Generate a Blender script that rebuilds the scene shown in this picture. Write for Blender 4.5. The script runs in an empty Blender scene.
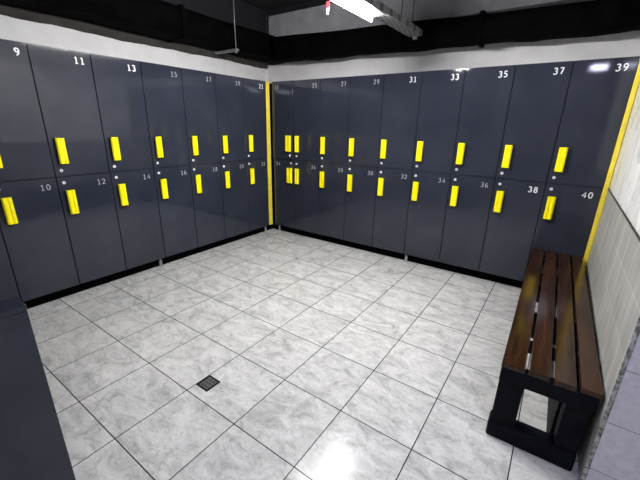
import bpy, bmesh, math, random
from mathutils import Vector, Matrix
random.seed(4)
scene = bpy.context.scene
COL = scene.collection

# ------------------------------------------------------------------ camera
cam_d = bpy.data.cameras.new('camera')
cam = bpy.data.objects.new('camera', cam_d)
COL.objects.link(cam)
yaw, pitch, roll, fpx = 2.1768, -0.324, 0.0203, 341.23
fw = Vector((math.cos(pitch)*math.cos(yaw), math.cos(pitch)*math.sin(yaw), math.sin(pitch)))
rt = fw.cross(Vector((0, 0, 1))).normalized()
up = rt.cross(fw)
R_ = rt*math.cos(roll) + up*math.sin(roll)
U_ = -rt*math.sin(roll) + up*math.cos(roll)
m = Matrix((R_, U_, -fw)).transposed().to_4x4()
m.translation = Vector((3.2748, -3.5305, 1.4695))
cam.matrix_world = m
cam_d.sensor_width = 36
cam_d.lens = fpx*36/640
cam_d.clip_start = 0.02
scene.camera = cam

# ------------------------------------------------------------------ world and exposure
w = bpy.data.worlds.new('world')
scene.world = w
w.use_nodes = True
w.node_tree.nodes['Background'].inputs[0].default_value = (0.75, 0.8, 1.0, 1)
w.node_tree.nodes['Background'].inputs[1].default_value = 0.02
scene.view_settings.view_transform = 'Standard'
scene.view_settings.look = 'None'
scene.view_settings.gamma = 1
scene.view_settings.use_curve_mapping = False
scene.view_settings.exposure = 1.45
TUBE_POWER = 125.0        # emission of the fluorescent tubes over the changing area
SIDE_POWER = 22.0        # emission of the cooler lamp over the passage
FILL_POWER = 40.0        # emission of the added, unseen fill tubes over the passage

# ------------------------------------------------------------------ materials
def mat(name, base, rough=0.5, metal=0.0, spec=0.5, coat=0.0, emit=None, es=0.0):
    M = bpy.data.materials.new(name)
    M.use_nodes = True
    b = M.node_tree.nodes['Principled BSDF']
    b.inputs['Base Color'].default_value = (*base, 1)
    b.inputs['Roughness'].default_value = rough
    b.inputs['Metallic'].default_value = metal
    b.inputs['Specular IOR Level'].default_value = spec
    b.inputs['Coat Weight'].default_value = coat
    b.inputs['Coat Roughness'].default_value = 0.06
    if emit:
        b.inputs['Emission Color'].default_value = (*emit, 1)
        b.inputs['Emission Strength'].default_value = es
    return M

def N(M, kind, **kw):
    n = M.node_tree.nodes.new(kind)
    for k, v in kw.items():
        if k in n.inputs.keys():
            n.inputs[k].default_value = v
        else:
            setattr(n, k, v)
    return n

def L(M, a, b):
    M.node_tree.links.new(a, b)

def coords(M, scale=(1, 1, 1), world=False, loc=(0, 0, 0), rot=(0, 0, 0)):
    mp = N(M, 'ShaderNodeMapping')
    if world:
        src = N(M, 'ShaderNodeNewGeometry').outputs['Position']
    else:
        src = N(M, 'ShaderNodeTexCoord').outputs['Object']
    L(M, src, mp.inputs['Vector'])
    mp.inputs['Scale'].default_value = scale
    mp.inputs['Location'].default_value = loc
    mp.inputs['Rotation'].default_value = rot
    return mp.outputs[0]

def ramp(M, fac, stops):
    r = N(M, 'ShaderNodeValToRGB')
    cr = r.color_ramp
    while len(cr.elements) < len(stops):
        cr.elements.new(0.5)
    for e, (p, c) in zip(cr.elements, stops):
        e.position = p
        e.color = (*c, 1) if len(c) == 3 else c
    L(M, fac, r.inputs[0])
    return r.outputs[0]

def noisy(name, c0, c1, scale=8, rough=0.6, bump=0.0, bscale=120, metal=0.0, spec=0.5, stretch=(1, 1, 1), world=False, lo=0.3, hi=0.7, detail=6):
    M = mat(name, c0, rough, metal, spec)
    v = coords(M, stretch, world)
    n = N(M, 'ShaderNodeTexNoise', Scale=scale, Detail=detail)
    L(M, v, n.inputs['Vector'])
    b = M.node_tree.nodes['Principled BSDF']
    L(M, ramp(M, n.outputs[0], [(lo, c0), (hi, c1)]), b.inputs['Base Color'])
    if bump:
        n2 = N(M, 'ShaderNodeTexNoise', Scale=bscale, Detail=4)
        L(M, v, n2.inputs['Vector'])
        bp = N(M, 'ShaderNodeBump', Strength=bump, Distance=0.004)
        L(M, n2.outputs[0], bp.inputs['Height'])
        L(M, bp.outputs[0], b.inputs['Normal'])
    return M

def tile_mat(name, size, off, lo, hi, grout, rough, gw=0.004, tint=None):
    M = mat(name, lo, rough, spec=0.28)
    b = M.node_tree.nodes['Principled BSDF']
    v = coords(M, (1, 1, 1), True, (-off[0], -off[1], 0))
    br = N(M, 'ShaderNodeTexBrick', offset=0.0, squash=1.0)
    for k, val in (('Scale', 1.0), ('Mortar Size', gw/2), ('Mortar Smooth', 0.1), ('Bias', 0.0), ('Brick Width', size), ('Row Height', size)):
        br.inputs[k].default_value = val
    br.inputs['Color1'].default_value = (0.0, 0.0, 0.0, 1)
    br.inputs['Color2'].default_value = (1.0, 1.0, 1.0, 1)
    br.inputs['Mortar'].default_value = (0.5, 0.5, 0.5, 1)
    L(M, v, br.inputs['Vector'])
    # every tile takes its own cut of the cloudy marble print
    wv = coords(M, (1, 1, 1), True)
    sh = N(M, 'ShaderNodeVectorMath', operation='MULTIPLY_ADD')
    L(M, br.outputs['Color'], sh.inputs[0])
    sh.inputs[1].default_value = (3.7, 2.3, 5.0)
    L(M, wv, sh.inputs[2])
    st = N(M, 'ShaderNodeMapping')
    st.inputs['Scale'].default_value = (1.0, 1.7, 1.0)
    st.inputs['Rotation'].default_value = (0, 0, 0.5)
    L(M, sh.outputs[0], st.inputs[0])
    n1 = N(M, 'ShaderNodeTexNoise', Scale=5.0, Detail=9.0, Roughness=0.68, Distortion=1.2)
    L(M, st.outputs[0], n1.inputs['Vector'])
    n2 = N(M, 'ShaderNodeTexNoise', Scale=17.0, Detail=9.0, Roughness=0.75, Distortion=1.4)
    L(M, st.outputs[0], n2.inputs['Vector'])
    mid = tuple((a*0.35+c*0.65) for a, c in zip(lo, hi))
    c1 = ramp(M, n1.outputs[0], [(0.30, lo), (0.48, mid), (0.62, hi)])
    c2 = ramp(M, n2.outputs[0], [(0.36, (0.62, 0.62, 0.61)), (0.50, (1, 1, 1)), (0.6, (1, 1, 1)), (0.70, (0.86, 0.86, 0.85))])
    mx = N(M, 'ShaderNodeMix', data_type='RGBA', blend_type='MULTIPLY')
    mx.inputs[0].default_value = 0.75
    L(M, c1, mx.inputs[6]); L(M, c2, mx.inputs[7])
    mg = N(M, 'ShaderNodeMix', data_type='RGBA')
    L(M, br.outputs['Fac'], mg.inputs[0])
    L(M, mx.outputs[2], mg.inputs[6])
    mg.inputs[7].default_value = (*grout, 1)
    L(M, mg.outputs[2], b.inputs['Base Color'])
    rr = N(M, 'ShaderNodeMapRange')
    L(M, n2.outputs[0], rr.inputs[0])
    rr.inputs[3].default_value = rough-0.05; rr.inputs[4].default_value = rough+0.10
    L(M, rr.outputs[0], b.inputs['Roughness'])
    bp = N(M, 'ShaderNodeBump', Strength=0.5, Distance=0.002, invert=True)
    L(M, br.outputs['Fac'], bp.inputs['Height'])
    bp2 = N(M, 'ShaderNodeBump', Strength=0.10, Distance=0.004)
    L(M, n1.outputs[0], bp2.inputs['Height']); L(M, bp.outputs[0], bp2.inputs['Normal'])
    L(M, bp2.outputs[0], b.inputs['Normal'])
    return M

M_floor = tile_mat('floor_tile', 0.4, (0.148, -3.0505), (0.345, 0.345, 0.338), (0.68, 0.68, 0.66), (0.022, 0.022, 0.024), 0.17, 0.0055)
M_plaster = noisy('grey_plaster', (0.76, 0.75, 0.76), (0.86, 0.85, 0.855), 5, 0.85, 0.5, 160, world=True)
M_rawwall = noisy('bare_concrete', (0.030, 0.027, 0.024), (0.055, 0.05, 0.045), 9, 0.9, 0.5, 90, world=True)
M_dark = noisy('dark_ceiling', (0.006, 0.006, 0.010), (0.011, 0.011, 0.017), 4, 0.9, world=True)
M_beam = noisy('grey_beam_paint', (0.24, 0.235, 0.26), (0.33, 0.325, 0.35), 6, 0.85, 0.3, 80, world=True)
M_duct = noisy('black_duct_wrap', (0.001, 0.001, 0.0014), (0.003, 0.0033, 0.0035), 7, 0.8, 0.6, 30, spec=0.02, world=True)
M_backwall = noisy('back_wall_paint', (0.30, 0.30, 0.31), (0.36, 0.36, 0.37), 3, 0.8, world=True)
M_black = mat('black_plinth', (0.0015, 0.0015, 0.002), 0.9, spec=0.05)
M_gap = mat('black_carcass', (0.006, 0.006, 0.008), 0.6)
M_yellow = noisy('yellow_plastic', (0.98, 0.84, 0.0), (1.0, 0.88, 0.0), 30, 0.35)
M_strip = noisy('yellow_edge_strip', (0.84, 0.66, 0.04), (0.92, 0.76, 0.07), 20, 0.4)
M_blackplastic = mat('black_plastic', (0.008, 0.008, 0.008), 0.4)
M_chrome = noisy('brushed_metal', (0.55, 0.55, 0.57), (0.75, 0.75, 0.77), 60, 0.3, metal=0.9)
M_white = mat('white_number_paint', (0.85, 0.86, 0.88), 0.5)
M_pale = mat('pale_number_paint', (0.42, 0.43, 0.48), 0.5)  # greyer tone for the thin-stroked numbers
M_zinc = noisy('zinc_channel', (0.20, 0.20, 0.21), (0.42, 0.42, 0.44), 40, 0.45, metal=0.5)
M_tube = mat('tube_glow', (0.9, 0.9, 0.9), 0.4, emit=(1.0, 0.985, 0.975), es=TUBE_POWER)
M_fill = mat('fill_tube_glow', (0.9, 0.9, 0.9), 0.4, emit=(0.92, 0.96, 1.0), es=FILL_POWER)
M_panel = mat('cool_lamp_glow', (0.9, 0.9, 0.9), 0.4, emit=(0.74, 0.72, 1.0), es=SIDE_POWER)
M_whitemetal = mat('white_lamp_metal', (0.6, 0.6, 0.62), 0.4)
M_red = mat('red_plastic', (0.6, 0.03, 0.04), 0.5)
M_frame = noisy('black_bench_paint', (0.003, 0.003, 0.006), (0.007, 0.008, 0.013), 14, 0.6, 0.5, 60, spec=0.08)
M_trim = noisy('dark_stone_trim', (0.02, 0.02, 0.022), (0.045, 0.045, 0.045), 30, 0.5)

M_slotted = noisy('slotted_zinc', (0.20, 0.20, 0.21), (0.42, 0.42, 0.44), 40, 0.45, metal=0.5)
_b = M_slotted.node_tree.nodes['Principled BSDF']
_v = coords(M_slotted, (1, 1, 1), False, (0.0, 0.0, 0))
_br = N(M_slotted, 'ShaderNodeTexBrick', offset=0.5, squash=1.0)
for k, val in (('Scale', 1.0), ('Mortar Size', 0.012), ('Mortar Smooth', 0.0), ('Brick Width', 0.040), ('Row Height', 0.085)):
    _br.inputs[k].default_value = val
L(M_slotted, _v, _br.inputs['Vector'])
_mx = N(M_slotted, 'ShaderNodeMix', data_type='RGBA'); L(M_slotted, _br.outputs['Fac'], _mx.inputs[0])
_mx.inputs[6].default_value = (0.12, 0.12, 0.12, 1)
L(M_slotted, _b.inputs['Base Color'].links[0].from_socket, _mx.inputs[7]); L(M_slotted, _mx.outputs[2], _b.inputs['Base Color'])

# dark blue-grey laminate: glossy, faint mottling
M_lam = mat('navy_grey_laminate', (0.03, 0.033, 0.046), 0.05)
_v = coords(M_lam, (1, 1, 1), True)
_n = N(M_lam, 'ShaderNodeTexNoise', Scale=3.0, Detail=5.0)
_n2 = N(M_lam, 'ShaderNodeTexNoise', Scale=260.0, Detail=2.0)
L(M_lam, _v, _n.inputs['Vector']); L(M_lam, _v, _n2.inputs['Vector'])
_b = M_lam.node_tree.nodes['Principled BSDF']
L(M_lam, ramp(M_lam, _n.outputs[0], [(0.3, (0.020, 0.0235, 0.037)), (0.7, (0.029, 0.033, 0.048))]), _b.inputs['Base Color'])
_bp = N(M_lam, 'ShaderNodeBump', Strength=0.05, Distance=0.0008)
L(M_lam, _n2.outputs[0], _bp.inputs['Height']); L(M_lam, _bp.outputs[0], _b.inputs['Normal'])

# wood-look grey wall tile, planks running away along the wall
M_wtile = mat('grey_wood_look_tile', (0.4, 0.4, 0.38), 0.4)
_v = coords(M_wtile, (1, 1, 1), True, (0, 0, 0))
_sep = N(M_wtile, 'ShaderNodeSeparateXYZ'); L(M_wtile, _v, _sep.inputs[0])
_cmb = N(M_wtile, 'ShaderNodeCombineXYZ')
L(M_wtile, _sep.outputs[1], _cmb.inputs[0])
_zo = N(M_wtile, 'ShaderNodeMath', operation='ADD'); L(M_wtile, _sep.outputs[2], _zo.inputs[0]); _zo.inputs[1].default_value = -0.255
L(M_wtile, _zo.outputs[0], _cmb.inputs[1])
_br = N(M_wtile, 'ShaderNodeTexBrick', offset=0.5, squash=1.0)
for k, val in (('Scale', 1.0), ('Mortar Size', 0.002), ('Mortar Smooth', 0.1), ('Brick Width', 1.2), ('Row Height', 0.2)):
    _br.inputs[k].default_value = val
_br.inputs['Color1'].default_value = (0.37, 0.37, 0.355, 1)
_br.inputs['Color2'].default_value = (0.45, 0.45, 0.43, 1)
_br.inputs['Mortar'].default_value = (0.62, 0.62, 0.6, 1)
L(M_wtile, _cmb.outputs[0], _br.inputs['Vector'])
_mp = N(M_wtile, 'ShaderNodeMapping'); _mp.inputs['Scale'].default_value = (12, 1.6, 1); _mp.inputs['Rotation'].default_value = (0, 0, 0.25)
L(M_wtile, _cmb.outputs[0], _mp.inputs[0])
_n = N(M_wtile, 'ShaderNodeTexNoise', Scale=1.6, Detail=8.0, Roughness=0.6, Distortion=0.6)
L(M_wtile, _mp.outputs[0], _n.inputs['Vector'])
_mx = N(M_wtile, 'ShaderNodeMix', data_type='RGBA', blend_type='MULTIPLY'); _mx.inputs[0].default_value = 1
L(M_wtile, _br.outputs['Color'], _mx.inputs[6])
L(M_wtile, ramp(M_wtile, _n.outputs[0], [(0.32, (0.70, 0.71, 0.70)), (0.5, (0.98, 0.98, 0.97)), (0.66, (1.25, 1.25, 1.22))]), _mx.inputs[7])
L(M_wtile, _mx.outputs[2], M_wtile.node_tree.nodes['Principled BSDF'].inputs['Base Color'])

# smooth tiles on the end face of that wall
M_endtile = mat('lilac_grey_wall_tile', (0.42, 0.41, 0.45), 0.35)
_v = coords(M_endtile, (1, 1, 1), True)
_sep = N(M_endtile, 'ShaderNodeSeparateXYZ'); L(M_endtile, _v, _sep.inputs[0])
_cmb = N(M_endtile, 'ShaderNodeCombineXYZ'); L(M_endtile, _sep.outputs[0], _cmb.inputs[0])
_zo = N(M_endtile, 'ShaderNodeMath', operation='ADD'); L(M_endtile, _sep.outputs[2], _zo.inputs[0]); _zo.inputs[1].default_value = 0.1205
L(M_endtile, _zo.outputs[0], _cmb.inputs[1])
_br = N(M_endtile, 'ShaderNodeTexBrick', offset=0.5, squash=1.0)
for k, val in (('Scale', 1.0), ('Mortar Size', 0.0013), ('Mortar Smooth', 0.1), ('Brick Width', 1.2), ('Row Height', 0.2475)):
    _br.inputs[k].default_value = val
_br.inputs['Color1'].default_value = (0.60, 0.58, 0.65, 1)
_br.inputs['Color2'].default_value = (0.66, 0.64, 0.71, 1)
_br.inputs['Mortar'].default_value = (0.03, 0.03, 0.06, 1)
L(M_endtile, _cmb.outputs[0], _br.inputs['Vector'])
_n = N(M_endtile, 'ShaderNodeTexNoise', Scale=26.0, Detail=8.0, Roughness=0.7)
L(M_endtile, _v, _n.inputs['Vector'])
_mx = N(M_endtile, 'ShaderNodeMix', data_type='RGBA', blend_type='MULTIPLY'); _mx.inputs[0].default_value = 1
L(M_endtile, _br.outputs['Color'], _mx.inputs[6])
L(M_endtile, ramp(M_endtile, _n.outputs[0], [(0.35, (0.84, 0.84, 0.85)), (0.6, (1.06, 1.06, 1.06))]), _mx.inputs[7])
L(M_endtile, _mx.outputs[2], M_endtile.node_tree.nodes['Principled BSDF'].inputs['Base Color'])

# white veined marble wall slab
M_marble = mat('white_veined_marble', (0.75, 0.75, 0.74), 0.25)
_v = coords(M_marble, (1, 1.0, 0.55), True, (0, 0, 0), (0.6, 0, 0))
_n = N(M_marble, 'ShaderNodeTexNoise', Scale=2.6, Detail=9.0, Roughness=0.62, Distortion=1.6)
L(M_marble, _v, _n.inputs['Vector'])
L(M_marble, ramp(M_marble, _n.outputs[0], [(0.34, (0.60, 0.60, 0.59)), (0.43, (0.88, 0.88, 0.87)), (0.485, (0.62, 0.62, 0.61)), (0.51, (0.92, 0.92, 0.91)), (0.7, (0.93, 0.93, 0.92))]), M_marble.node_tree.nodes['Principled BSDF'].inputs['Base Color'])

# rough broken stone on the wall end
M_stone = noisy('rough_stone_edge', (0.10, 0.10, 0.10), (0.42, 0.42, 0.42), 60, 0.7, 0.8, 80, world=True, lo=0.38, hi=0.6)

# varnished red-brown wood
M_wood = mat('varnished_dark_wood', (0.1, 0.04, 0.02), 0.15, spec=0.35)
_v = coords(M_wood, (22, 1.1, 22))
_oi = N(M_wood, 'ShaderNodeObjectInfo')
_ad = N(M_wood, 'ShaderNodeVectorMath', operation='ADD'); L(M_wood, _v, _ad.inputs[0])
_sc = N(M_wood, 'ShaderNodeVectorMath', operation='SCALE'); _sc.inputs[0].default_value = (7, 13, 3); L(M_wood, _oi.outputs['Random'], _sc.inputs['Scale'])
L(M_wood, _sc.outputs[0], _ad.inputs[1])
_n = N(M_wood, 'ShaderNodeTexNoise', Scale=1.3, Detail=8.0, Roughness=0.62, Distortion=0.9)
L(M_wood, _ad.outputs[0], _n.inputs['Vector'])
L(M_wood, ramp(M_wood, _n.outputs[0], [(0.28, (0.009, 0.0035, 0.0015)), (0.45, (0.022, 0.0085, 0.0035)), (0.58, (0.042, 0.0165, 0.006)), (0.74, (0.085, 0.038, 0.012))]), M_wood.node_tree.nodes['Principled BSDF'].inputs['Base Color'])
_bp = N(M_wood, 'ShaderNodeBump', Strength=0.15, Distance=0.001)
L(M_wood, _n.outputs[0], _bp.inputs['Height']); L(M_wood, _bp.outputs[0], M_wood.node_tree.nodes['Principled BSDF'].inputs['Normal'])

# ------------------------------------------------------------------ mesh helpers
def box(bm, x0, y0, z0, x1, y1, z1, mi=0, bevel=0.0, seg=2):
    vs = [bm.verts.new(p) for p in ((x0, y0, z0), (x1, y0, z0), (x1, y1, z0), (x0, y1, z0), (x0, y0, z1), (x1, y0, z1), (x1, y1, z1), (x0, y1, z1))]
    fs = [bm.faces.new([vs[i] for i in q]) for q in ((0, 3, 2, 1), (4, 5, 6, 7), (0, 1, 5, 4), (1, 2, 6, 5), (2, 3, 7, 6), (3, 0, 4, 7))]
    for f in fs:
        f.material_index = mi
    if bevel:
        es = list({e for f in fs for e in f.edges})
        r = bmesh.ops.bevel(bm, geom=es, offset=bevel, segments=seg, affect='EDGES', profile=0.5)
        for f in r['faces']:
            f.material_index = mi
    return vs

def cyl(bm, a, b, r, n=16, mi=0, r2=None):
    a, b = Vector(a), Vector(b)
    d = (b-a).normalized()
    q = Vector((0, 0, 1)) if abs(d.z) < 0.9 else Vector((1, 0, 0))
    u = d.cross(q).normalized(); v = d.cross(u)
    r2 = r if r2 is None else r2
    A = [bm.verts.new(a+(u*math.cos(t)+v*math.sin(t))*r) for t in (2*math.pi*i/n for i in range(n))]
    B = [bm.verts.new(b+(u*math.cos(t)+v*math.sin(t))*r2) for t in (2*math.pi*i/n for i in range(n))]
    for i in range(n):
        f = bm.faces.new((A[i], A[(i+1) % n], B[(i+1) % n], B[i])); f.material_index = mi; f.smooth = True
    f = bm.faces.new(A[::-1]); f.material_index = mi
    f = bm.faces.new(B); f.material_index = mi

def to_mesh(name, bm, mats):
    bmesh.ops.recalc_face_normals(bm, faces=bm.faces[:])
    me = bpy.data.meshes.new(name)
    bm.to_mesh(me); bm.free()
    for mm in (mats if isinstance(mats, (list, tuple)) else [mats]):
        me.materials.append(mm)
    return me

def link(name, me, parent=None, loc=(0, 0, 0), rot=(0, 0, 0)):
    o = bpy.data.objects.new(name, me)
    COL.objects.link(o)
    o.location = loc; o.rotation_euler = rot
    if parent:
        o.parent = parent
    return o

def obj(name, bm, mats, parent=None, loc=(0, 0, 0), rot=(0, 0, 0)):
    return link(name, to_mesh(name, bm, mats), parent, loc, rot)

def bx(name, lo, hi, mats, parent=None, bevel=0.0):
    """a box whose own origin is its base centre"""
    c = ((lo[0]+hi[0])/2, (lo[1]+hi[1])/2, lo[2])
    bm = bmesh.new()
    box(bm, lo[0]-c[0], lo[1]-c[1], 0, hi[0]-c[0], hi[1]-c[1], hi[2]-lo[2], 0, bevel)
    return obj(name, bm, mats, parent, c)

def structure(o):
    o['kind'] = 'structure'
    return o

def tag(o, label, cat, group=None):
    o['label'] = label; o['category'] = cat
    if group:
        o['group'] = group
    return o

def thing(name, loc, label, cat, rz=0, group=None):
    o = bpy.data.objects.new(name, None)
    COL.objects.link(o)
    o.empty_display_size = 0.1
    o.location = loc; o.rotation_euler = (0, 0, rz)
    return tag(o, label, cat, group)

# ------------------------------------------------------------------ the room
XW = 3.605                      # face of the tiled wall beside the bench
structure(bx('floor', (-0.5, -6.0, -0.1), (6.5, 0.5, 0.0), M_floor))
structure(bx('ceiling', (-0.6, -6.1, 2.95), (6.6, 0.6, 3.05), M_dark))
# painted part with a ragged hand-painted upper edge, bare concrete above
def painted_wall(name, horizontal, a0, a1, plane, back, ztop, amp):
    bm = bmesh.new()
    n = 160
    rnd = random.Random(7 if horizontal else 11)
    zs = []
    ph = [rnd.uniform(0, 6.28) for _ in range(5)]
    for i in range(n+1):
        t = i/n; a = a0+(a1-a0)*t
        z = ztop + amp*(0.5*math.sin(a*3.1+ph[0])+0.35*math.sin(a*7.3+ph[1])+0.25*math.sin(a*17+ph[2])+0.15*math.sin(a*39+ph[3]))
        zs.append((a, z))
    def P(a, z, d):
        return (a, plane+d, z) if horizontal else (plane-d, a, z)
    f0 = [bm.verts.new(P(a, 0, 0)) for a, z in zs]
    f1 = [bm.verts.new(P(a, z, 0)) for a, z in zs]
    g1 = [bm.verts.new(P(a, z, 0.004)) for a, z in zs]
    for i in range(n):
        bm.faces.new((f0[i], f0[i+1], f1[i+1], f1[i]))
        bm.faces.new((f1[i], f1[i+1], g1[i+1], g1[i]))
    for f in bm.faces:
        f.material_index = 0
    # solid wall behind it
    if horizontal:
        box(bm, a0, plane+0.004, 0, a1, plane+back, 2.45, 1); box(bm, a0, plane+0.004, 2.45, a1, plane+back, 2.95, 2)
    else:
        box(bm, plane-back, a0, 0, plane-0.004, a1, 2.45, 1); box(bm, plane-back, a0, 2.45, plane-0.004, a1, 2.95, 2)
    return structure(obj(name, bm, [M_plaster, M_rawwall, M_dark]))
painted_wall('wall_back', True, -0.5, 6.5, 0.5, 0.1, 2.275, 0.012)
painted_wall('wall_left', False, -6.0, 0.5, -0.5, 0.1, 2.225, 0.010)
structure(bx('wall_front', (-0.6, -6.1, 0), (6.6, -6.0, 2.95), M_backwall))
structure(bx('wall_right', (6.5, -6.0, 0), (6.6, 0.5, 2.95), M_backwall))

# tiled partition wall on the right, with its marble upper part, stone end and dark rail
YE = -2.0
XE = 5.2
bm = bmesh.new()
box(bm, XW, YE+0.006, 0, XE, 0.495, 1.04, 0)
box(bm, XW+0.002, YE+0.006, 1.04, XE, 0.495, 2.95, 1)
structure(obj('wall_partition', bm, [M_wtile, M_marble]))
structure(bx('wall_partition_end', (XW+0.013, YE, 0), (XE, YE+0.0055, 2.95), M_endtile))
# rough stone-look corner piece between the two faces
bm = bmesh.new()
rnd = random.Random(3)
nn = 150
cols = []
for i in range(nn+1):
    z = 2.95*i/nn
    j_ = lambda a: rnd.uniform(-a, a)
    cols.append([bm.verts.new((XW-0.002, YE+0.0055, z)), bm.verts.new((XW-0.003+j_(.0012), YE-0.004+j_(.0015), z)),
                 bm.verts.new((XW+0.006+j_(.002), YE-0.007+j_(.002), z)), bm.verts.new((XW+0.0125, YE-0.003+j_(.001), z)), bm.verts.new((XW+0.0125, YE+0.0055, z))])
for i in range(nn):
    for k in range(4):
        bm.faces.new((cols[i][k], cols[i][k+1], cols[i+1][k+1], cols[i+1][k]))
    bm.faces.new((cols[i][4], cols[i][0], cols[i+1][0], cols[i+1][4]))
bm.faces.new(cols[0]); bm.faces.new(cols[-1][::-1])
structure(obj('trim_1', bm, M_stone))
structure(bx('trim_2', (XW-0.006, YE+0.006, 1.033), (XW, -0.005, 1.044), M_trim, bevel=0.002))

# concrete downstand beam above the duct at the back
structure(bx('trim_3', (-0.33, 0.36, 2.50), (3.6, 0.5, 2.83), M_beam))

# ------------------------------------------------------------------ ceiling ducts
def duct(name, pts, wd, label, flange_at, seed):
    """pts: list of (pos along, bottom z, top z, front offset); wd = depth; runs along x (name back) or y (left)"""
    along_x, a0, a1, f0, fr, zb0, zb1, zt0, zt1 = pts
    root = thing(name, (((a0+a1)/2, (fr+f0)/2, zb1) if along_x else ((fr+f0)/2, (a0+a1)/2, zb1)), label, 'duct')
    bm = bmesh.new()
    rnd = random.Random(seed)
    n = 44
    rings = []
    for i in range(n+1):
        t = i/n; a = a0+(a1-a0)*t
        zb = zb0+(zb1-zb0)*t; zt = zt0+(zt1-zt0)*t
        s = 0.006*math.sin(a*5+seed)+0.004*math.sin(a*13)+rnd.uniform(-.003, .003)
        zb += s; zt += 0.005*math.sin(a*4.1+1)
        prof = [(fr, zb), (fr, zb+(zt-zb)*.33), (fr, zb+(zt-zb)*.66), (fr, zt), ((fr+f0)/2, zt+.006), (f0, zt), (f0, zb), ((fr+f0)/2, zb-.008)]
        ring = []
        for k, (q, z) in enumerate(prof):
            bulge = 0.008*math.sin(a*3+k) if k in (1, 2) else 0
            q2 = q+(-bulge if along_x else bulge)
            p = (a, q2, z) if along_x else (q2, a, z)
            ring.append(bm.verts.new(Vector(p)-Vector(root.location)))
        rings.append(ring)
    for i in range(n):
        for k in range(8):
            f = bm.faces.new((rings[i][k], rings[i][(k+1) % 8], rings[i+1][(k+1) % 8], rings[i+1][k])); f.smooth = k in (0, 1, 2)
    bm.faces.new(rings[0]); bm.faces.new(rings[-1][::-1])
    obj('duct_body', bm, M_duct, root)
    for a in flange_at:
        t = (a-a0)/(a1-a0)
        zb = zb0+(zb1-zb0)*t-0.02; zt = zt0+(zt1-zt0)*t+0.022
        bm = bmesh.new()
        e = 0.018 if not along_x else -0.018
        if along_x:
            box(bm, a-.02, fr+e, zb, a+.02, f0+.002, zt, 0, .004)
        else:
            box(bm, f0-.002, a-.02, zb, fr+e, a+.02, zt, 0, .004)
        bmesh.ops.translate(bm, verts=bm.verts[:], vec=-Vector(root.location))
        obj('flange', bm, M_duct, root)
    return root
duct('air_duct', (True, -0.12, 3.6, 0.345, 0.17, 2.262, 2.20, 2.525, 2.40), 0.2,
     'long black wrapped air duct running above the back row of lockers', (2.42,), 2)
duct('air_duct', (False, -5.9, 0.42, -0.46, -0.165, 2.305, 2.305, 2.56, 2.565), 0.2,
     'long black wrapped air duct running above the left row of lockers', (-1.08,), 5)

# hanger under the left duct
t = thing('duct_hanger', (-0.09, -0.46, 2.27), 'thin steel rod with a short bracket holding the left duct', 'bracket')
bm = bmesh.new(); cyl(bm, (0, 0, 0), (0, 0, 0.68), 0.005, 8); obj('rod', bm, M_zinc, t)
bm = bmesh.new(); box(bm, -0.36, -0.02, -0.005, 0.03, 0.02, 0.02, 0, .003); obj('bracket', bm, M_zinc, t)
bm = bmesh.new(); cyl(bm, (0, 0, -0.022), (0, 0, -0.005), 0.013, 6); obj('nut', bm, M_chrome, t)

# ------------------------------------------------------------------ lamps
def tube_lamp(x, y0, y1, z, label, tm, shift=0.07, tail=0.0):
    """a zinc channel with a batten and two bare tubes beneath, ends at y1"""
    root = thing('tube_lamp', (x, (y0+y1)/2, z), label, 'lamp', group=None)
    yc = (y0+y1)/2
    bm = bmesh.new(); box(bm, -0.062, y0-yc-.05, 0.018, 0.075, y1-yc+.03, 0.026, 0, .002); obj('housing', bm, M_zinc, root)
    for s in (-1, 1):
        bm = bmesh.new(); cyl(bm, (s*0.050, y0-yc, 0), (s*0.050, y1-yc-(0.0 if s < 0 else 0.19), 0), 0.014 if s < 0 else 0.010, 20); obj('tube', bm, tm, root)
        for yy in (y0-yc-.02, y1-yc+.001-(0.0 if s < 0 else 0.19)):
            bm = bmesh.new(); box(bm, s*0.050-.012, yy, -0.018, s*0.050+.012, yy+.018, 0.017, 0, .003); obj('tube_holder', bm, M_whitemetal, root)
    return root
tube_lamp(1.850, -2.0, -0.76, 2.272, 'bright two-tube lamp under the ceiling channel above the changing area', M_tube)
tube_lamp(4.5, -5.0, -3.6, 2.4, 'added two-tube fill lamp over the passage beyond the tiled wall, out of view', M_fill)  # fill light added out of view to brighten the room from the right
# channel carrying the lamp above the changing area
ch = thing('ceiling_channel', (1.865, 0.05, 2.300), 'grey perforated steel channel carrying the bright tube lamp, ending near the back wall', 'channel')
bm = bmesh.new()
y1, y0 = 0.0, -4.2
box(bm, -0.062, y0, 0.0, 0.062, y1, 0.004)
box(bm, -0.066, y0, 0.0, -0.062, y1, 0.045)
box(bm, 0.062, y0, 0.0, 0.066, y1, 0.045)
obj('tray', bm, M_slotted, ch)
for (xx, yy) in ((-0.055, -0.25), (0.055, -0.25), (-0.055, -1.35), (0.055, -1.35), (-0.055, -2.6), (0.055, -2.6)):
    bm = bmesh.new(); cyl(bm, (xx, yy, 0.005), (xx, yy, 0.65), 0.004, 8); obj('hanging_rod', bm, M_blackplastic, ch)
bm = bmesh.new(); box(bm, -0.02, -0.03, -0.03, 0.02, 0.0, 0.0, 0, .003); obj('end_clip', bm, M_zinc, ch)
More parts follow.
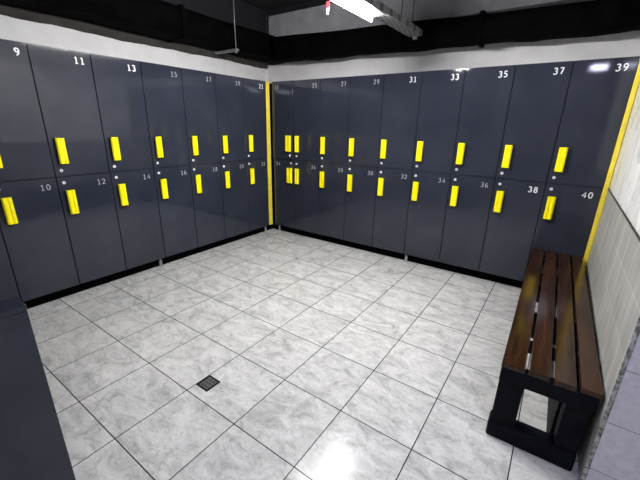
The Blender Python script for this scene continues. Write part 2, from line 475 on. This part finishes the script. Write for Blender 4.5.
# panel lamp over the passage
pl = thing('panel_lamp', (3.40, -2.72, 2.27), 'flat cool white panel lamp above the passage behind the bench', 'lamp')
bm = bmesh.new(); box(bm, -0.10, -0.23, 0.0, 0.10, 0.23, 0.05, 0, .004); obj('housing', bm, M_whitemetal, pl)
bm = bmesh.new(); box(bm, -0.085, -0.20, -0.006, 0.085, 0.20, 0.0); obj('diffuser', bm, M_panel, pl)
for s in (-1, 1):
    bm = bmesh.new(); cyl(bm, (0, s*.18, 0.05), (0, s*.18, 0.68), 0.004, 8); obj('hanging_rod', bm, M_blackplastic, pl)
# small hanging tag beside the lamp
tg = thing('hanging_tag', (1.57, -1.03, 2.275), 'tiny red and white tag hanging beside the bright tube lamp', 'tag')
bm = bmesh.new(); box(bm, -0.013, -0.003, 0.045, 0.013, 0.003, 0.085, 0, .001); obj('red_top', bm, M_red, tg)
bm = bmesh.new()
for s in (-1, 1):
    vs = [bm.verts.new(p) for p in ((s*.014, -.003, .045), (s*.006, -.003, .045), (-s*.009, -.003, 0), (s*-.001-s*.0, -.003, 0))]
    f = bm.faces.new(vs); r = bmesh.ops.extrude_face_region(bm, geom=[f]); bmesh.ops.translate(bm, verts=[v for v in r['geom'] if isinstance(v, bmesh.types.BMVert)], vec=(0, .006, 0))
obj('white_ribbon', bm, M_white, tg)
bm = bmesh.new(); cyl(bm, (0, 0, .085), (0, 0, .675), .0015, 6); obj('cord', bm, M_blackplastic, tg)

# ------------------------------------------------------------------ digits
def arc(cx, cy, rx, ry, a0, a1, n=10):
    return [(cx+rx*math.cos(math.radians(a0+(a1-a0)*i/n)), cy+ry*math.sin(math.radians(a0+(a1-a0)*i/n))) for i in range(n+1)]
DIG = {
    '0': [arc(.3, .5, .24, .43, 90, 450, 22)],
    '1': [[(.32, .04), (.32, .95)], [(.32, .93), (.14, .78)], [(.12, .05), (.52, .05)]],
    '2': [arc(.3, .70, .22, .24, 170, -30, 12)+[(.08, .06)], [(.06, .06), (.55, .06)]],
    '3': [arc(.28, .72, .21, .22, 150, -90, 12), arc(.28, .27, .24, .23, 90, -150, 12)],
    '4': [[(.42, .04), (.42, .95), (.05, .32), (.58, .32)]],
    '5': [[(.50, .94), (.14, .94), (.11, .55)]+arc(.28, .32, .24, .26, 110, -140, 12)],
    '6': [arc(.3, .28, .22, .23, 0, 360, 18), arc(.50, .35, .43, .60, 105, 180, 8)],
    '7': [[(.06, .93), (.50, .93), (.40, .60), (.24, .04)]],
    '8': [arc(.3, .72, .19, .21, 0, 360, 18), arc(.3, .27, .23, .24, 0, 360, 18)],
    '9': [arc(.3, .70, .22, .23, 0, 360, 18), arc(.08, .62, .44, .58, -75, 5, 8)],
}
def number_mesh(txt, h, wst):
    bm = bmesh.new()
    adv = 0.84*h
    for k, ch_ in enumerate(txt):
        ox = (k-len(txt))*adv + 0.06*h
        for pl_ in DIG[ch_]:
            pts = [Vector((ox+x*h, z*h)) for x, z in pl_]
            closed = (pts[0]-pts[-1]).length < 1e-5
            if closed:
                pts = pts[:-1]
            n = len(pts)
            Ls = []
            for i in range(n):
                if closed:
                    d = pts[(i+1) % n]-pts[i-1]
                else:
                    d = pts[min(i+1, n-1)]-pts[max(i-1, 0)]
                d.normalize(); nn_ = Vector((-d.y, d.x))*wst*h/2
                Ls.append((bm.verts.new((pts[i].x+nn_.x, 0, pts[i].y+nn_.y)), bm.verts.new((pts[i].x-nn_.x, 0, pts[i].y-nn_.y))))
            for i in range(n if closed else n-1):
                a, b = Ls[i], Ls[(i+1) % n]
                bm.faces.new((a[0], b[0], b[1], a[1]))
    r = bmesh.ops.extrude_face_region(bm, geom=bm.faces[:])
    bmesh.ops.translate(bm, verts=[v for v in r['geom'] if isinstance(v, bmesh.types.BMVert)], vec=(0, -0.0015, 0))
    return bm

# ------------------------------------------------------------------ lockers
Z0, ZM, Z1 = 0.103, 1.038, 1.981
DEP = 0.47
def handle_mesh(wd):
    bm = bmesh.new()
    hw, hh = wd/2, 0.098
    box(bm, -hw*.86, -0.020, -hh*.96, hw*.86, 0, hh*.96, 1, .002)
    # yellow grip: shallow box with chamfered long sides and a finger groove
    prof = [(-hw, -0.018), (-hw, -0.031), (-hw*.72, -0.040), (-hw*.30, -0.0405), (-hw*.12, -0.036), (hw*.12, -0.036), (hw*.30, -0.0405), (hw*.72, -0.040), (hw, -0.031), (hw, -0.018)]
    A = [bm.verts.new((x, y, -hh)) for x, y in prof]; B = [bm.verts.new((x, y, hh)) for x, y in prof]
    k = len(prof)
    for i in range(k):
        bm.faces.new((A[i], A[(i+1) % k], B[(i+1) % k], B[i])).material_index = 0
    bm.faces.new(A).material_index = 0; bm.faces.new(B[::-1]).material_index = 0
    return to_mesh('handle', bm, [M_yellow, M_blackplastic])
H_MESH = handle_mesh(0.060)
H_WIDE = handle_mesh(0.092)
bm = bmesh.new()
cyl(bm, (0, -0.0, 0), (0, -0.008, 0), 0.0125, 20, 0, 0.011)
box(bm, -0.0015, -0.0088, -0.007, 0.0015, -0.0079, 0.007, 1)
LOCK = to_mesh('lock', bm, [M_white, M_blackplastic])
bm = bmesh.new()
cyl(bm, (0, 0, 0.006), (0, 0, Z0), 0.015, 16)
cyl(bm, (0, 0, 0), (0, 0, 0.008), 0.018, 16)
LEG = to_mesh('leg', bm, M_chrome)
cache = {}
def door_mesh(wd, h):
    key = (round(wd, 4), round(h, 4))
    if key not in cache:
        b_ = bmesh.new()
        g = 0.0030
        box(b_, g, -0.018, 0.0, wd-g, 0.0, h, 0, 0.0012, 1)
        cache[key] = to_mesh('door', b_, [M_lam])
    return cache[key]
def body_mesh(wd):
    key = ('b', round(wd, 4))
    if key not in cache:
        b_ = bmesh.new()
        tk = 0.016
        box(b_, 0.0005, 0.0185, Z0, tk, DEP, Z1-0.001)
        box(b_, wd-tk, 0.0185, Z0, wd-0.0005, DEP, Z1-0.001)
        box(b_, tk, 0.0185, Z0, wd-tk, DEP, Z0+tk)
        box(b_, tk, 0.0185, ZM-tk/2, wd-tk, DEP, ZM+tk/2)
        box(b_, tk, 0.0185, Z1-tk, wd-tk, DEP, Z1-0.001)
        box(b_, tk, DEP-0.006, Z0+tk, wd-tk, DEP, Z1-tk)
        cache[key] = to_mesh('body', b_, [M_gap])
    return cache[key]
def plinth_mesh(wd):
    key = ('p', round(wd, 4))
    if key not in cache:
        b_ = bmesh.new()
        box(b_, 0.0, 0.075, 0.0, wd, 0.095, Z0)
        cache[key] = to_mesh('plinth', b_, [M_black])
    return cache[key]

def locker(odd, origin, rz, wd, label, group, legs=(), flip=False, boldlow=False, hx=0.07, wide=False):
    # local frame: x to the right as you face it, -y towards the viewer; front plane y = 0
    root = thing('locker', (*origin, 0), label, 'locker', rz, group)
    link('body', body_mesh(wd), root)
    link('plinth', plinth_mesh(wd), root)
    for lx in legs:
        link('leg', LEG, root, (lx, 0.048, 0))
    x = wd-0.062 if flip else hx
    lx = wd-0.05 if flip else 0.045
    for (zb, zt, hz, lz, nz, num, low) in ((ZM+.002, Z1, 1.240, 1.088, 1.890, odd, False), (Z0, ZM-.002, 0.832, 0.990, 0.945, odd+1, True)):
        d = link('door', door_mesh(wd, zt-zb), root, (0, 0.018 if not (flip and not low) else 0.009, zb), ((0.011 if origin[0] == 0.0 and not low else (-0.009 if flip and not low else 0.0))+random.uniform(-.001, .001), 0, random.uniform(-.0015, .0015)))
        d.rotation_euler.z += (-0.035 if flip and not low else 0.0)
        link('handle', H_WIDE if wide else H_MESH, d, (x, -0.018, hz-zb))
        link('lock', LOCK, d, (lx, -0.018, lz-zb))
        thin = (low and not boldlow) or (not low and odd in (15, 17, 19, 23, 25, 27, 29))
        nm = number_mesh(str(num), 0.050 if not thin else 0.046, 0.165 if not thin else 0.11)
        nxr = 0.125 if flip else wd-0.042
        obj('number', nm, M_pale if thin else M_white, d, (nxr, -0.0182, nz-zb))
    return root

WL, WB = 0.4064, 0.3993
# left row, facing +x. local +x -> world +y, local -y -> world +x : rotation +90 deg
left = [21, 19, 17, 15, 13, 11, 9, 7]
gL = 'lockers along the left wall'
gB = 'lockers along the back wall'
for k, odd in enumerate(left):
    y_left = -(0.469+0.4064*k)
    wd = WL if k else (0.469-0.086)
    lg = [0.05] if odd == 7 else []
    if k == 0: lg = [wd-0.03]
    if odd == 13: lg = [wd-0.036]
    if odd == 21: lab = 'dark two-door locker numbered 21 over 22, beside the yellow corner strip'
    elif odd == 7: lab = 'dark two-door locker 7 over 8, mostly cut off at the left edge'
    else: lab = 'dark two-door locker on the left wall numbered %d over %d' % (odd, odd+1)
    locker(odd, (0.0, y_left), math.pi/2, wd, lab, gL, lg)
back = [23, 25, 27, 29, 31, 33, 35, 37, 39]
xr = [0.3903+WB*i for i in range(9)]
for i, odd in enumerate(back):
    x1 = xr[i] if i < 8 else 3.572
    x0 = xr[i-1] if i else 0.030
    lg = []
    if i == 0: lg = [0.045]
    if odd == 33: lg = [0.019]
    if odd == 39: lg = [x1-x0-0.05]
    if odd == 23: lab = 'narrow dark locker numbered 23 over 24, right of the yellow corner strip'
    elif odd == 39: lab = 'dark two-door locker numbered 39 over 40, behind the bench end by the white wall'
    else: lab = 'dark two-door locker on the back wall numbered %d over %d' % (odd, odd+1)
    locker(odd, (x0, 0.0), 0, x1-x0, lab, gB, lg, flip=(i == 0), boldlow=odd in (37, 39), hx=0.065, wide=(i == 0))

# yellow strips
o = bx('corner_strip', (-0.03, -0.078, Z0), (0.002, -0.014, Z1+0.004), M_strip, bevel=0.004)
tag(o, 'narrow yellow vertical strip in the corner between locker rows', 'strip')
# black return closing the corner behind the strip (L in plan)
bm = bmesh.new()
plan = [(-0.095, -0.084), (-0.078, -0.084), (-0.078, 0.078), (0.029, 0.078), (0.029, 0.095), (-0.095, 0.095)]
A = [bm.verts.new((x+0.014, y+0.046, -Z0)) for x, y in plan]
B = [bm.verts.new((x+0.014, y+0.046, Z1-Z0-0.004)) for x, y in plan]
for k in range(6):
    bm.faces.new((A[k], A[(k+1) % 6], B[(k+1) % 6], B[k]))
bm.faces.new(A[::-1]); bm.faces.new(B)
obj('backing', bm, M_black, o)
o = bx('edge_strip', (3.573, -0.016, Z0), (3.604, 0.012, Z1+0.004), M_strip, bevel=0.004)
tag(o, 'yellow vertical strip between locker 39 and the tiled wall', 'strip')
bm = bmesh.new(); box(bm, -0.014, 0.06, -Z0, 0.014, 0.08, -0.0005); obj('backing', bm, M_black, o)
bm = bmesh.new(); box(bm, -0.005, 0.014, 0.0, 0.012, 0.45, Z1-Z0-0.01); obj('side_filler', bm, M_gap, o)

# ------------------------------------------------------------------ bench
be = thing('bench', (3.192, -0.015, 0), 'slatted dark brown wooden bench with black frame against the tiled wall', 'bench', 0.016)
BL = 1.945
slats = [(0.000, 0.094, 0.0), (0.108, 0.190, 0.006), (0.204, 0.284, 0.0), (0.297, 0.372, 0.012)]
for (a, b, e) in slats:
    bm = bmesh.new(); box(bm, a, -BL+e, 0.425, b, 0.0, 0.450, 0, 0.003)
    # lengthwise cuts so the plank can bow a touch
    obj('slat', bm, M_wood, be)
def part(name, lo, hi, mt=M_frame, bev=0.004):
    bm = bmesh.new(); box(bm, *lo, *hi, 0, bev); return obj(name, bm, mt, be)
for yy, nm in ((-BL, 'near'), (-0.10, 'far')):
    part('crossbeam', (0.002, yy+.012 if nm == 'near' else yy-.04, 0.343), (0.368, yy+.055 if nm == 'near' else yy, 0.4245))
for ya, yb in ((-0.66, -0.56), (-1.53, -1.27), (-1.69, -1.62)):
    part('crossbeam', (0.01, ya, 0.385), (0.36, yb, 0.4245))
for (ya, yb) in ((-BL+.022, -BL+.085), (-0.145, -0.085)):
    part('leg', (0.004, ya, 0.0975), (0.108, yb, 0.3425))
    part('leg', (0.267, ya, 0.0975), (0.355, yb, 0.3425))
part('base_rail', (-0.004, -BL+.016, 0.0), (0.358, -BL+.100, 0.097), bev=0.010)
part('base_rail', (-0.002, -0.155, 0.0), (0.358, -0.075, 0.097), bev=0.010)
part('back_panel', (0.254, -BL+.101, 0.0), (0.2665, -0.156, 0.3425), bev=0.002)

# ------------------------------------------------------------------ low partition at the lower left
lp = thing('low_partition', (1.852, -3.90, 0), 'low dark laminate partition at the lower left corner of the view', 'partition')
bm = bmesh.new(); box(bm, -0.048, -0.90, 0.0, 0.048, 0.638, 0.862, 0, 0.002); obj('panel', bm, M_lam, lp)
bm = bmesh.new(); box(bm, -0.0495, -0.902, 0.8625, 0.0495, 0.6395, 0.884, 0, 0.003); obj('top_cap', bm, M_lam, lp)

# ------------------------------------------------------------------ floor drain
dr = thing('floor_drain', (1.802, -2.542, 0.0), 'small square metal floor drain grate set in the tiles', 'drain')
bm = bmesh.new()
s, t_ = 0.05, 0.007
box(bm, -s, -s, 0, s, -s+t_, 0.002); box(bm, -s, s-t_, 0, s, s, 0.002)
box(bm, -s, -s+t_, 0, -s+t_, s-t_, 0.002); box(bm, s-t_, -s+t_, 0, s, s-t_, 0.002)
obj('frame', bm, M_blackplastic, dr)
bm = bmesh.new(); box(bm, -s+t_, -s+t_, 0.0, s-t_, s-t_, 0.0006); obj('sump', bm, M_black, dr)
bm = bmesh.new()
for k in range(8):
    a = -0.034+k*0.0097
    box(bm, a-.0022, -0.036, 0.0008, a+.0022, 0.036, 0.0016)
for a in (-0.036, -.012, .012, 0.036):
    box(bm, -0.038, a-.0018, 0.0010, 0.038, a+.0018, 0.0018)
obj('grate', bm, M_chrome, dr)
